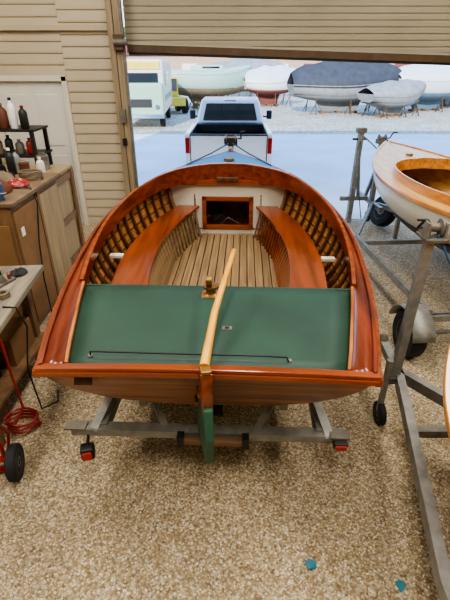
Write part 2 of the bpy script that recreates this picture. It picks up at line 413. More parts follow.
tube('cuddy_cable',[(-.2,BY+.1,.86),(-.05,BY+.15,1.0),(.05,BY+.12,.9),(.12,BY+.15,1.08),(.2,BY+.1,.88)],.008,M['black'],boat)
tube('cuddy_cable_b',[(-.1,BY+.1,.84),(.0,BY+.05,.95),(.14,BY+.1,.86)],.006,M['galvd'],boat)
box('cuddy_box',(-.12,BY+.2,.9),(.16,.14,.12),M['black'],boat)
box('sole_bed',(0,2.05,.735),(1.12,2.5,.01),M['seam'],boat)
for i in range(14):
    x=-.52+i*.08
    box('sole_plank_%d'%i,(x,2.05,.748),(.070,2.5,.018),M['sole'],boat,bev=.002)
bi=interp([(.7,.53),(1.0,.54),(1.6,.60),(2.2,.59),(2.8,.48),(3.27,.34)])
bo=interp([(.7,.82),(1.0,.84),(1.6,.89),(2.2,.87),(2.8,.76),(3.27,.60)])
for sd in (-1,1):
    nm='port' if sd<0 else 'starboard'
    vs=[];fs=[];ys=rng(.7,3.27,26)
    for y in ys:
        z=1.07+.02*(y-.7)
        a,b=sd*bi(y),sd*bo(y)
        vs+=[(a,y,z),(b,y,z),(b,y,z-.03),(a,y,z-.03)]
    for i in range(len(ys)-1):
        for k in range(4): fs.append((i*4+k,i*4+(k+1)%4,i*4+4+(k+1)%4,i*4+4+k))
    fs+=[(0,1,2,3),tuple((len(ys)-1)*4+k for k in range(4))]
    add('bench_'+nm,vs,fs,M['bench'],boat,bev=.006)
    n=0
    for y in rng(.8,3.2,26):
        beam('riser_%s_%d'%(nm,n),(sd*min(bi(y)-.03,.53),y,.75),(sd*(bi(y)+.03),y,1.05),.085,.015,M['sole'] if sd<0 else M['bench'],boat,up=(sd,0,0)); n+=1
    box('bench_bracket_'+nm,(sd*.955,1.75,1.085),(.12,.06,.03),M['cream'],boat,bev=.005)
rows=[]
for y in rng(.03,.98,10):
    w=B.W(y)-CB(y)-.02; rows.append([Vector((x*w,y,1.145+.012*(1-x*x)+.01*y)) for x in rng(-1,1,12)])
grid('aft_deck',rows,M['green'],boat,True,.02)
w=B.W(.98)-CB(.98)-.02
beam('aft_deck_fascia',(-w,.985,1.09),(w,.985,1.09),.02,.11,M['cream'],boat)
beam('aft_deck_edge',(-w,.99,1.158),(w,.99,1.158),.022,.024,M['green'],boat)
box('deck_plate',(.1,.42,1.17),(.06,.04,.008),M['galvd'],boat); box('deck_plate_slot',(.1,.42,1.175),(.028,.018,.006),M['black'],boat)
tube('traveller_rod',[(-.66,.11,1.15),(-.66,.11,1.19),(-.62,.1,1.2),(-.1,.09,1.205),(.3,.09,1.205),(.44,.09,1.2),(.46,.1,1.15)],.005,M['black'],boat)
for x in (-.66,.46): cyl('traveller_base_%d'%(x>0),(x,.105,1.15),(x,.105,1.17),.014,M['galvd'],boat)
tube('tiller',[(0.0,-.06,1.235),(.01,.1,1.265),(.03,.35,1.33),(.075,.62,1.40),(.125,.92,1.475)],.02,M['tiller'],boat,12,rf=lambda f:.027-.010*f)
lathe('tiller_tip',[(.004,-.02),(.016,-.012),(.018,0),(.012,.014),(.003,.02)],(.127,.935,1.478),M['tiller'],boat,12,'Y')
RU=empty('rudder_assembly',(.0,-.05,0),0); RU.parent=boat; RU.rotation_euler=(0,0,math.radians(13))
rd=[(0,-.0,1.225),(0,-.07,1.225),(0,-.1,1.12),(0,-.09,.98),(0,.06,.98),(0,.005,1.12)]
prism('rudder_head',[(x-.03,y,z) for x,y,z in rd],(.06,0,0),M['bench'],RU,bev=.008)
box('rudder_cheek',(0,-.03,1.235),(.055,.08,.02),M['bronze'],RU,bev=.006)
rb=[(0,.03,1.03),(0,-.12,1.03),(0,-.16,.85),(0,-.10,.62),(0,.02,.585),(0,.22,.58),(0,.26,.74),(0,.14,.9)]
grn=mk('rudder_green','#2a5541',.5,0,0,.12)
prism('rudder_blade',[(x-.024,y,z) for x,y,z in rb],(.048,0,0),grn,RU,bev=.01)
for z,y in ((1.03,.04),(.84,.19)): box('rudder_gudgeon_%d'%(z*100),(0,y,z),(.08,.07,.03),M['bronze'],RU)
box('bitt_pad',(-.03,.86,1.168),(.13,.11,.02),M['trimlt'],boat,bev=.004)
lathe('mooring_bitt',[(.05,.01),(.036,.02),(.034,.05),(.055,.065),(.055,.08),(.01,.085)],(-.03,.86,1.168),M['bronze'],boat)
lathe('block_sheave',[(.014,-.02),(.038,-.02),(.03,0),(.038,.02),(.014,.02)],(-.04,.85,1.285),M['bronze'],boat,20,'X')
for sd in (-1,1):
    cyl('shroud_eye_%d'%sd,(sd*1.10,2.05,1.31),(sd*1.10,2.05,1.34),.012,M['bronze'],boat)
# ================================================================= TRAILERS
def bunk(nm,root,x,y0,y1,Hh):
    pts=[]
    for y in rng(y0,y1,8):
        z=Hh.P(y,0).z; best=None
        for k in range(0,46):
            q=Hh.P(y,k/45*math.pi/2)
            if q.x>=abs(x): best=q.z;break
        pts.append(Vector((x,y,(best or z)-.05)))
    sweep(nm,pts,.09,.07,M['carpet'],root)
    return pts
t=empty('boat_trailer',(-.105,1.85,0),-2.4)
ZF=.46
for sd in (-1,1):
    sweep('side_rail_%d'%sd,[(sd*.72,.25,ZF),(sd*.72,3.0,ZF),(sd*.06,4.7,ZF),],.05,.09,M['galv'],t)
    pts=bunk('bunk_%d'%sd,t,sd*.5,.45,2.9,B)
    for y,pt in ((.5,pts[0]),(2.8,pts[-1])): beam('bunk_post_%d_%d'%(sd,y*10),(sd*.5,y,ZF),(sd*.5,y,pt.z-.02),.05,.05,M['galv'],t)
    beam('stern_arm_%d'%sd,(sd*.78,.22,ZF),(sd*.66,.6,.66),.06,.045,M['galv'],t)
    beam('stern_brace_%d'%sd,(sd*.3,.25,ZF),(sd*.5,.62,.6),.045,.045,M['galv'],t)
    wheel('wheel_%d'%sd,(sd*.98,2.35,.29),.29,.17,t,'white')
    box('fender_top_%d'%sd,(sd*.98,2.35,.62),(.2,.5,.015),M['galv'],t)
box('light_bracket_l',(-.9,.24,ZF+.03),(.14,.08,.015),M['galvd'],t)
box('tail_light_l',(-.82,.16,.34),(.09,.08,.09),M['black'],t,rot=(0,0,15),bev=.012); box('tail_lens_l',(-.81,.115,.34),(.065,.02,.06),M['red'],t,rot=(0,0,15),bev=.006)
cyl('tail_stem_l',(-.82,.22,.44),(-.82,.17,.37),.01,M['black'],t)
box('light_bracket_r',(.84,.23,ZF+.03),(.12,.08,.015),M['galvd'],t)
box('tail_light_r',(.84,.18,ZF),(.09,.06,.05),M['black'],t,bev=.01); box('tail_lens_r',(.84,.145,ZF),(.07,.02,.03),M['redpaint'],t)
beam('rear_cross',(-.93,.25,ZF),(.88,.25,ZF),.08,.055,M['galv'],t)
beam('plate_board',(-.18,.17,ZF+.0),(.22,.17,ZF+.0),.045,.04,M['bunkwood'],t)
for i,x in enumerate((-.19,.23)): box('plate_end_%d'%i,(x,.17,ZF+.01),(.045,.06,.08),M['black'],t)
for i,y in enumerate((1.3,2.35,3.2)): beam('cross_%d'%i,(-.72 if i<2 else -.6,y,ZF-.05),(.72 if i<2 else .6,y,ZF-.05),.06,.06,M['galv'],t)
cyl('axle',(-.98,2.35,.29),(.98,2.35,.29),.025,M['galvd'],t)
for i,y in enumerate((.45,1.6,2.8)): cyl('keel_roller_%d'%i,(-.07,y,ZF+.02),(.07,y,ZF+.02),.05,M['rubber'],t)
beam('tongue',(0,4.5,ZF),(0,5.3,ZF),.08,.08,M['galv'],t)
beam('winch_post',(0,4.62,ZF),(0,4.5,1.62),.07,.07,M['galv'],t)
beam('bow_stop_arm',(0,4.52,1.55),(0,4.4,1.6),.05,.05,M['galv'],t)
lathe('winch_drum',[(.06,-.07),(.06,-.06),(.03,-.055),(.03,.055),(.06,.06),(.06,.07)],(0,4.48,1.72),M['galvd'],t,18,'X')
box('winch_frame',(0,4.5,1.68),(.18,.1,.1),M['black'],t)
tube('winch_handle',[(.1,4.48,1.72),(.14,4.48,1.72),(.14,4.42,1.82),(.2,4.42,1.82)],.012,M['black'],t)
cyl('jack_tube',(-.1,5.1,.1),(-.1,5.1,.85),.03,M['galv'],t); wheel('jack_wheel',(-.1,5.1,.1),.1,.05,t)
for sd in (-1,1): tube('bow_line_%d'%sd,[(sd*.03,4.45,1.66),(sd*.25,4.0,1.60),(sd*.52,3.6,1.535)],.009,M['bluept'],t,6)
def dinghy(name,loc,rz,L,bw,zb,depth,hmat,dmat,imat,rmat,cock=(.08,.62)):
    r=empty(name,loc,rz)
    H=Hull(L,[(0,bw*.66),(L*.2,bw*.88),(L*.42,bw),(L*.62,bw*.9),(L*.8,bw*.6),(L*.93,bw*.24),(L,.015)],
      [(0,zb+depth),(L*.3,zb+depth-.02),(L*.6,zb+depth+.03),(L,zb+depth+.18)],
      [(0,zb+.12),(L*.3,zb),(L*.6,zb),(L*.85,zb+.1),(L*.95,zb+.28),(L,zb+.5)],.12,.5,.75)
    shell('hull',H,hmat,r); shell('lining',H,imat,r,.03,.04,L*.9)
    tp=[H.P(0,a,0,-1) for a in rng(math.pi/2,0,12)]+[H.P(0,a,0,1) for a in rng(0,math.pi/2,12)][1:]
    prism('transom',tp,(0,-.025,0),rmat,r)
    c0,c1=cock[0]*L,cock[1]*L
    def ci(y):
        f=(y-c0)/(c1-c0)
        if f<0 or f>1: return 0
        return max(0,(H.W(y)-.17))*min(1,(1-abs(2*f-1)**6))**.5
    for sd in (-1,1):
        rows=[]
        for y in rng(0.0,L-.01,60):
            w=H.W(y); xi=min(ci(y),w-.01)
            rows.append([Vector((sd*(xi+(w-xi)*k/6),y,H.Z(y)+.008+.04*w*(1-((xi+(w-xi)*k/6)/max(w,.01))**2))) for k in range(7)])
        grid('deck_%d'%sd,rows,dmat,r)
        sweep('rail_%d'%sd,[(sd*(H.W(y)+.01),y,H.Z(y)+.002) for y in rng(0,L,40)],.035,.045,rmat,r,bev=.006)
    loop=[(ci(y),y) for y in rng(c0,c1,30)]; loop=loop+[(-x,y) for x,y in loop[::-1]][1:-1]
    sweep('coaming',[(x,y,H.Z(y)+.05) for x,y in loop],.018,.14,rmat,r,closed=True)
    fz=zb+.16
    rows=[]
    for y in rng(c0,c1,20):
        w=H.xin(y,fz,.03)*.96; rows.append([Vector((x*w,y,fz)) for x in rng(-1,1,8)])
    grid('sole',rows,imat,r,False)
    for i in range(7): beam('sole_seam_%d'%i,((i-3)*.12,c0+.1,fz+.004),((i-3)*.12,c1-.05,fz+.004),.006,.006,M['seam'],r)
    for i,f in enumerate((.25,.62)):
        y=c0+(c1-c0)*f; w=H.xin(y,H.Z(y)-.13,.03)*.99; box('thwart_%d'%i,(0,y,H.Z(y)-.13),(2*w,.22,.025),rmat,r,bev=.005)
    for sd in (-1,1):
        for i in range(12):
            y=c0+.1+(c1-c0-.2)*i/11; sweep('frame_%d_%d'%(sd,i),[H.P(y,a,.04,sd) for a in rng(H.a_at(y,fz,.03),1.5,8)],.03,.018,rmat,r,up=(-sd,0,.3))
    box('centreboard_case',(0,c0+(c1-c0)*.45,fz+.12),(.06,(c1-c0)*.4,.26),rmat,r,bev=.006)
    cyl('mast_hole',(0,L*.78,H.Z(L*.78)+.01),(0,L*.78,H.Z(L*.78)+.05),.05,M['bronze'],r)
    return r,H
def trailer(name,loc,rz,L,W,zf,H,wy,post,pz,front=.9,wr=.26):
    t=empty(name,loc,rz)
    for sd in (-1,1):
        sweep('side_rail_%d'%sd,[(sd*W,.1,zf),(sd*W,L*.6,zf),(sd*.05,L+.1,zf)],.05,.08,M['galv'],t)
        if H:
            pts=bunk('bunk_%d'%sd,t,sd*.35,.2,L*.6,H)
            for j,(y,pt) in enumerate(((.25,pts[0]),(L*.58,pts[-1]))): beam('bunk_post_%d_%d'%(sd,j),(sd*.35,y,zf),(sd*.35,y,pt.z-.02),.05,.05,M['galv'],t)
        wheel('wheel_%d'%sd,(sd*(W+.16),wy,wr),wr,.15,t,'galvd')
        rows=[]
        for a in rng(math.pi*.08,math.pi*.92,12):
            rows.append([Vector((sd*(W+.05),wy+(wr+.05)*math.cos(a),wr+(wr+.05)*math.sin(a))),Vector((sd*(W+.27),wy+(wr+.05)*math.cos(a),wr+(wr+.05)*math.sin(a)))])
        grid('fender_%d'%sd,rows,M['galv'],t,True,.012)
    for j,y in enumerate((.14,wy,L*.58)): beam('cross_%d'%j,(-W,y,zf-.05),(W,y,zf-.05),.06,.06,M['galv'],t)
    cyl('axle',(-W-.16,wy,wr),(W+.16,wy,wr),.022,M['galvd'],t)
    beam('tongue',(0,L-.2,zf),(0,L+front,zf),.07,.07,M['galv'],t)
    beam('winch_post',(0,post,zf),(0,post,pz),.07,.06,M['galv'],t)
    beam('winch_brace',(0,post+.35,zf),(0,post,pz*.75),.05,.05,M['galv'],t)
    lathe('winch_drum',[(.06,-.06),(.06,-.05),(.03,-.045),(.03,.045),(.06,.05),(.06,.06)],(0,post,pz+.05),M['galvd'],t,18,'X')
    box('winch_plate',(0,post,pz),(.16,.14,.07),M['galvd'],t)
    tube('winch_handle',[(.08,post,pz+.05),(.13,post,pz+.05),(.13,post-.1,pz+.15),(.2,post-.1,pz+.15)],.011,M['black'],t)
    cyl('bow_roller',(-.06,post-.13,pz-.06),(.06,post-.13,pz-.06),.04,M['rubber'],t)
    cyl('jack_tube',(.12,L+front-.3,.1),(.12,L+front-.3,.8),.028,M['galv'],t); wheel('jack_wheel',(.12,L+front-.3,.1),.1,.05,t)
    return t
r1,H1=dinghy('sailing_dinghy',(2.9,3.62,0),4,3.75,.80,.82,.52,M['hullw'],M['varnlt'],M['varnlt'],M['varn'],(.1,.66))
t1=trailer('boat_trailer',(2.9,3.62,0),4,3.75,.88,.46,H1,.1,3.98,1.5,.9,.24)
box('crutch_foot',(-.28,4.15,.5),(.5,.07,.07),M['galv'],t1)
beam('crutch_post',(-.32,4.15,.05),(-.32,4.12,1.62),.085,.085,M['galv'],t1)
beam('crutch_inner',(-.2,4.15,.5),(-.3,4.12,1.2),.05,.05,M['galv'],t1)
box('crutch_cap',(-.32,4.12,1.66),(.16,.12,.08),M['galvd'],t1,bev=.01); cyl('crutch_pin',(-.45,4.12,1.52),(-.2,4.12,1.52),.018,M['black'],t1)
tube('bow_strap',[(-.32,4.1,1.6),(-.15,3.95,1.45),(-.02,3.74,1.3)],.012,M['galvd'],t1,6)
tube('safety_cable',[(-.32,4.1,1.5),(-.45,3.6,.9),(-.55,3.0,.5)],.008,M['black'],t1,6)
wt=empty('spare_tire',(2.88,7.62,.3),20,0,20); wheel('spare',(0,0,0),.28,.17,wt)
r2,H2=dinghy('sailing_dinghy',(1.585,.0,0),-3.5,2.6,.60,.62,.40,M['varn'],M['varnlt'],M['varnlt'],M['varn'],(.1,.6))
t2=empty('boat_trailer',(0,0,0)); z0=.42
ax=Vector((1.40,2.78,z0))
sweep('left_rail',[ax,(1.30,2.3,z0),(1.05,1.15,z0),(1.02,.2,z0)],.06,.09,M['galv'],t2)
sweep('right_rail',[ax,(1.75,2.3,z0),(2.35,1.3,z0),(2.38,.2,z0)],.06,.09,M['galv'],t2)
for j,(xa,xb,y) in enumerate(((1.06,2.36,1.22),(1.02,2.38,.3),(1.27,1.82,2.2))): beam('cross_%d'%j,(xa,y,z0-.06),(xb,y,z0-.06),.06,.06,M['galv'],t2)
beam('tongue',(1.40,2.7,z0),(1.42,3.2,z0),.07,.07,M['galv'],t2)
lathe('coupler',[(.03,0),(.045,.04),(.045,.1),(.02,.14)],(1.42,3.22,z0-.05),M['galvd'],t2)
beam('winch_post',(1.35,2.72,z0),(1.40,2.78,1.56),.06,.05,M['galv'],t2)
beam('winch_post_b',(1.47,3.0,z0),(1.42,2.84,1.5),.05,.05,M['galv'],t2)
beam('winch_tie',(1.375,2.75,.85),(1.45,2.92,.85),.04,.04,M['galv'],t2)
box('winch_plate',(1.42,2.8,1.57),(.15,.18,.02),M['galvd'],t2)
lathe('winch_drum',[(.06,-.05),(.06,-.04),(.03,-.035),(.03,.035),(.06,.04),(.06,.05)],(1.42,2.8,1.64),M['galvd'],t2,18,'X')
for sx in (-.06,.06): box('winch_cheek_%d'%(sx>0),(1.42+sx,2.8,1.63),(.012,.13,.11),M['galv'],t2)
tube('winch_handle',[(1.34,2.8,1.64),(1.31,2.8,1.64),(1.31,2.72,1.72),(1.26,2.72,1.72)],.01,M['black'],t2)
tube('winch_strap',[(1.44,2.76,1.6),(1.55,2.7,1.4),(1.7,2.62,1.2)],.008,M['bluept'],t2)
cyl('jack_tube',(1.27,2.68,.12),(1.27,2.68,.62),.026,M['galv'],t2); wheel('jack_wheel',(1.27,2.66,.1),.1,.05,t2,'galvd'); beam('jack_arm',(1.27,2.68,z0),(1.40,2.7,z0),.04,.05,M['galvd'],t2)
for sd,xx in ((-1,1.4),(1,1.95)):
    sweep('bunk_%d'%sd,[(xx,.4,.64),(xx,1.6,.62)],.09,.06,M['carpet'],t2)
    for y in (.5,1.4): beam('bunk_post_%d_%d'%(sd,y*10),(xx,y,z0-.06),(xx,y,.6),.05,.05,M['galv'],t2)
for xx in (.9,2.52): wheel('wheel_%d'%(xx>1),(xx,.2,.26),.26,.16,t2,'white')
cyl('axle',(.9,.2,.26),(2.52,.2,.26),.022,M['galvd'],t2)
# ================================================================= LEFT CLUTTER
c=empty('workshop_cabinet')
box('carcass',(-2.52,4.77,.70),(.82,1.34,1.40),M['ply'],c,bev=.006)
box('carcass_top',(-2.5,4.77,1.42),(.9,1.4,.04),M['dirtytop'],c,bev=.005)
box('side_panel_a',(-2.10,4.44,.70),(.02,.6,1.26),M['cardb'],c); box('side_panel_b',(-2.10,5.1,.70),(.02,.56,1.26),M['ply2'],c)
box('side_batten',(-2.095,4.77,.7),(.03,.05,1.34),M['ply'],c)
for i in range(2):
    box('door_%d'%i,(-2.72+i*.4,4.09,.66),(.36,.02,1.1),M['cardb'],c); box('pull_%d'%i,(-2.59+i*.14,4.07,.7),(.02,.03,.12),M['black'],c)
box('label',(-2.086,4.25,1.1),(.004,.07,.09),M['white'],c)
tube('hanging_cord',[(-2.6,4.6,1.455),(-2.3,4.66,1.458),(-2.08,4.62,1.455),(-2.035,4.6,1.3),(-2.06,4.5,.9),(-2.05,4.4,.5),(-2.0,4.3,.02),(-1.9,4.1,.012)],.008,M['black'],c,8)
c=empty('storage_crate')
box('body',(-2.6,5.98,.66),(.7,.8,1.32),M['ply2'],c,bev=.006)
for z in (.1,.68,1.24): box('batten_%d'%(z*10),(-2.235,5.98,z),(.03,.8,.09),M['ply'],c)
for y in (5.63,6.33): box('upright_%d'%(y*10),(-2.215,y,.66),(.03,.08,1.3),M['ply'],c)
box('lid',(-2.6,5.98,1.335),(.76,.86,.03),M['ply2'],c)
c=empty('workbench')
box('top',(-2.05,2.95,.93),(.8,1.5,.05),M['bench_top'],c,rot=(0,0,5),bev=.005)
box('apron',(-1.74,2.9,.86),(.03,1.35,.1),M['bench_top'],c,rot=(0,0,5))
for x,y in ((-1.84,3.5),(-2.35,3.5),(-1.76,2.4),(-2.3,2.3)): box('leg_%d_%d'%(-x*100,y*100),(x,y,.45),(.08,.08,.9),M['ply'],c)
box('shelf',(-2.05,2.95,.3),(.65,1.2,.03),M['ply'],c); box('back_panel',(-2.38,2.95,.6),(.02,1.2,.55),M['ply'],c)
box('shelf_box',(-2.0,3.2,.45),(.4,.4,.26),M['cardb'],c); box('shelf_crate',(-2.05,2.7,.46),(.36,.34,.28),M['black'],c)
c=empty('tool_shelf')
for x in (-3.55,-2.75):
    for y in (6.5,7.0): box('leg_%d_%d'%(-x*10,y*10),(x,y,.9),(.05,.05,1.8),M['black'],c)
for z in (.3,.9,1.45,1.8): box('shelf_%d'%(z*100),(-3.15,6.75,z),(.9,.56,.03),M['black'],c)
for i,(x,w,h) in enumerate(((-3.4,.24,.2),(-3.1,.2,.15),(-2.88,.18,.22))): box('bin_%d'%i,(x,6.62,.915+h/2),(w,.26,h),[M['slatbar'],M['leather'],M['galvd']][i],c,bev=.01)
def bottle(nm,loc,r,h,mat,cap='white'):
    e=empty(nm,loc); lathe('body',[(r*.9,0),(r,.01),(r,h*.68),(r*.8,h*.78),(r*.35,h*.86),(r*.35,h*.93)],(0,0,0),mat,e)
    lathe('cap',[(r*.42,h*.92),(r*.42,h),(r*.3,h*1.01)],(0,0,0),M[cap],e); return e
SB=(('canvas',.07,.42),('galv',.06,.36),('leather',.075,.33),('white',.055,.4),('black',.06,.3))
for i,(m,r_,h) in enumerate(SB): bottle('spray_bottle',(-3.47+.15*i,6.62,1.817),r_,h,M[m],['black','redpaint','galvd'][i%3])
for i,(m,r_,h) in enumerate((('leather',.06,.24),('canvas',.05,.22),('black',.055,.26),('galvd',.06,.2),('redpaint',.05,.22))): bottle('spray_bottle',(-3.46+.15*i,6.62,1.467),r_,h,M[m],['black','galvd'][i%2])
e=empty('work_lamp',(-3.5,6.9,1.817)); lathe('base',[(.08,0),(.08,.02),(.02,.03)],(0,0,0),M['black'],e); tube('arm',[(0,0,.02),(.0,0,.45),(.12,-.1,.62)],.01,M['black'],e); lathe('shade',[(.03,.06),(.08,-.05),(.075,-.05),(.02,.05)],(.14,-.12,.62),M['black'],e)
TZ=1.442
def can(nm,loc,r,h,mat):
    e=empty(nm,loc); lathe('body',[(r,0),(r*1.03,.008),(r,.016),(r,h-.016),(r*1.03,h-.006),(r,h),(r*.85,h-.004)],(0,0,0),mat,e)
    tube('handle',[(r*math.cos(a),0,h*.8+r*.9*math.sin(a)) for a in rng(0,math.pi,10)],.004,M['galv'],e); return e
bottle('glue_bottle',(-2.88,4.5,TZ),.05,.26,M['canvas'],'redpaint'); bottle('glue_bottle',(-2.8,5.38,TZ),.045,.26,M['galvd'],'black'); bottle('glue_bottle',(-2.6,5.38,TZ),.05,.3,M['black'],'white')
bottle('glue_bottle',(-2.4,5.75,1.352),.05,.22,M['cream']); bottle('glue_bottle',(-2.75,5.85,1.352),.05,.3,M['galv'],'black')
can('paint_can',(-2.84,4.95,TZ),.075,.18,M['galvd']); can('paint_can',(-2.43,5.35,TZ),.06,.14,M['leather']); can('paint_can',(-2.5,6.1,1.352),.08,.18,M['galvd'])
def bag(nm,loc,rz,sx,sy,sz,mat,hd=True):
    e=empty(nm,loc,rz); rows=[]
    for i in range(11):
        f=i/10; k=(1-(f**2.2))**.5 if f<1 else 0; k=max(k,.25)
        rows.append([Vector((sx*k*math.cos(a)*(1+.08*math.sin(5*a+3*f)),sy*k*math.sin(a)*(1+.1*math.cos(4*a-4*f)),sz*f+.006*math.sin(7*a))) for a in rng(0,2*math.pi,28)])
    rows.append([Vector((0,0,sz))]*29)
    grid('body',rows,mat,e)
    if hd: tube('handle',[(-.1,0,sz*.8),(-.09,0,sz*1.35),(0,0,sz*1.6),(.09,0,sz*1.35),(.1,0,sz*.8)],.012,M['black'],e)
    return e
e=bag('tool_bag',(-2.42,4.45,TZ+.006),15,.19,.15,.15,M['leather'])
for k in range(4): cyl('tool_%d'%k,(-.08+.05*k,0,.08),(-.1+.07*k,.02,.26),.012,[M['redpaint'],M['galv'],M['tiller'],M['black']][k],e)
bag('canvas_bag',(-2.5,4.85,TZ+.006),70,.17,.14,.13,M['canvas']); bag('dark_cloth_bundle',(-2.62,5.12,TZ+.006),20,.14,.1,.08,M['rubber'],False)
bag('rag_pile',(-2.28,4.76,TZ+.006),50,.13,.11,.07,M['redpaint'],False)
e=empty('toolbox',(-2.75,4.25,TZ),20); box('body',(0,0,.09),(.36,.18,.18),M['rubber'],e,bev=.015); box('lid',(0,0,.195),(.37,.19,.03),M['redpaint'],e,bev=.01); tube('handle',[(-.08,0,.21),(-.07,0,.25),(.07,0,.25),(.08,0,.21)],.01,M['black'],e)
e=empty('rope_coil',(-2.26,5.1,TZ+.004))
tube('coil',[((.12+.004*math.sin(i))*math.cos(i*.35),(.11+.004*math.cos(i*1.3))*math.sin(i*.35),.012+.0009*i) for i in range(90)],.011,M['canvas'],e,8)
e=empty('bench_vise',(-2.25,4.22,TZ),30)
box('base',(0,0,.03),(.12,.12,.06),M['bluept'],e,bev=.01); box('jaw_fixed',(0,.03,.11),(.13,.04,.1),M['bluept'],e,bev=.008); box('jaw_moving',(0,-.05,.11),(.13,.035,.1),M['bluept'],e,bev=.008); cyl('screw',(0,-.12,.08),(0,.03,.08),.014,M['galv'],e); cyl('bar',(-.08,-.12,.08),(.08,-.12,.08),.006,M['galv'],e)
e=empty('coiled_hose',(-3.95,7.6,2.25))
tube('coil',[((.16+.01*math.sin(i*.7))*math.cos(i*.3),-.0-.0018*i,(.2+.01*math.cos(i*.9))*math.sin(i*.3)) for i in range(80)],.016,M['black'],e,8); cyl('hook',(0,.17,.17),(0,-.14,.17),.012,M['galv'],e)
BZ=.957
e=empty('orbital_sander',(-1.88,2.9,BZ),40)
lathe('pad',[(.062,0),(.062,.02),(.05,.03)],(0,0,0),M['black'],e); lathe('motor',[(.045,.03),(.05,.05),(.05,.11),(.035,.14),(.01,.145)],(0,0,0),M['galvd'],e); cyl('dust_port',(.03,0,.05),(.12,0,.06),.016,M['black'],e)
e=empty('hand_plane',(-1.9,3.3,BZ),-20)
box('sole',(0,0,.012),(.06,.24,.024),M['galvd'],e,bev=.003); prism('frog',[(-.02,-.03,.024),(-.02,.04,.024),(-.02,.0,.09)],(.04,0,0),M['galvd'],e); lathe('knob',[(.012,0),(.018,.02),(.012,.035),(.02,.05),(.01,.06)],(0,.08,.024),M['mahog'],e,14); sweep('tote',[(0,-.06,.024),(0,-.08,.06),(0,-.07,.1)],.02,.03,M['mahog'],e)
e=empty('cordless_drill',(-2.05,3.5,BZ),35)
box('battery',(0,0,.03),(.07,.11,.06),M['black'],e,bev=.008); beam('grip',(0,.0,.06),(0,.02,.17),.045,.05,M['teal'],e,bev=.01); cyl('motor',(0,-.07,.2),(0,.09,.2),.035,M['teal'],e); cyl('chuck',(0,.09,.2),(0,.15,.2),.026,M['black'],e,r2=.014)
e=empty('tape_roll',(-1.8,3.08,BZ)); lathe('roll',[(.03,0),(.055,0),(.055,.04),(.03,.04),(.03,.0)],(0,0,0),M['canvas'],e)
e=empty('glass_jar',(-2.0,3.12,BZ)); lathe('jar',[(.035,0),(.04,.01),(.04,.09),(.03,.105)],(0,0,0),M['leather'],e); lathe('lid',[(.034,.1),(.034,.12),(.01,.121)],(0,0,0),M['galv'],e)
bag('work_glove_pile',(-1.86,2.66,BZ+.004),30,.1,.07,.05,M['leather'],False)
bag('shop_rag',(-1.86,3.52,BZ+.004),80,.09,.07,.04,M['rubber'],False)
e=empty('wood_scraps')
for k in range(8):
    box('scrap_%d'%k,(random.uniform(-2.2,-1.85),random.uniform(2.3,2.52),BZ+.012+.004*k),(random.uniform(.03,.06),random.uniform(.1,.18),.018),random.choice([M['ply'],M['cardb'],M['mahog'],M['leather']]),e,rot=(0,0,random.uniform(-80,80)))
e=empty('hand_truck',(-1.66,2.1,0),12)
wheel('wheel_a',(.17,0,.13),.13,.07,e,'galvd'); wheel('wheel_b',(-.2,0,.13),.13,.07,e,'galvd'); cyl('axle',(-.2,0,.13),(.17,0,.13),.012,M['galvd'],e)
tube('frame',[(.1,.05,.1),(.1,-.0,.5),(.1,.04,.82),(.07,.05,.87),(-.12,.05,.87),(-.15,.04,.82),(-.15,0,.5),(-.15,.05,.1)],.015,M['redpaint'],e)
for z in (.3,.5,.7): cyl('rung_%d'%(z*10),(-.15,.03,z),(.1,.03,z),.011,M['redpaint'],e)
tube('brace_a',[(.1,.02,.55),(.14,.12,.3),(.1,.1,.1)],.012,M['redpaint'],e)
box('toe_plate',(-.02,.1,.03),(.32,.16,.012),M['redpaint'],e)
e=empty('air_hose',(-1.64,2.6,0))
tube('hose',[(.12*math.cos(i*.4)+.01*math.sin(i*2.1),.1*math.sin(i*.4),.015+.002*i) for i in range(60)]+[(.02,.02,.2),(0,.03,.5),(-.02,.05,.85)],.01,M['redpaint'],e,8)
e=empty('extension_cord',(-1.62,2.8,0))
tube('cord',[(-.1,.1,.965),(.0,.1,.96),(.06,.08,.8),(.02,0,.45),(.06,-.04,.2),(.05,.0,.02),(.15,.1,.01),(.1,.25,.01)],.007,M['black'],e,8)
e=empty('paper_scrap',(.51,1.49,.006),20); prism('sheet',[(-.03,-.02,0),(.02,-.03,.006),(.035,.01,.0),(.0,.035,.008),(-.03,.02,.002)],(0,0,.004),M['teal'],e)
e=empty('paper_scrap',(.99,1.37,.006),50); prism('sheet',[(-.03,-.02,0),(.03,-.03,.006),(.035,.01,.0),(.0,.03,.008)],(0,0,.004),M['teal'],e)
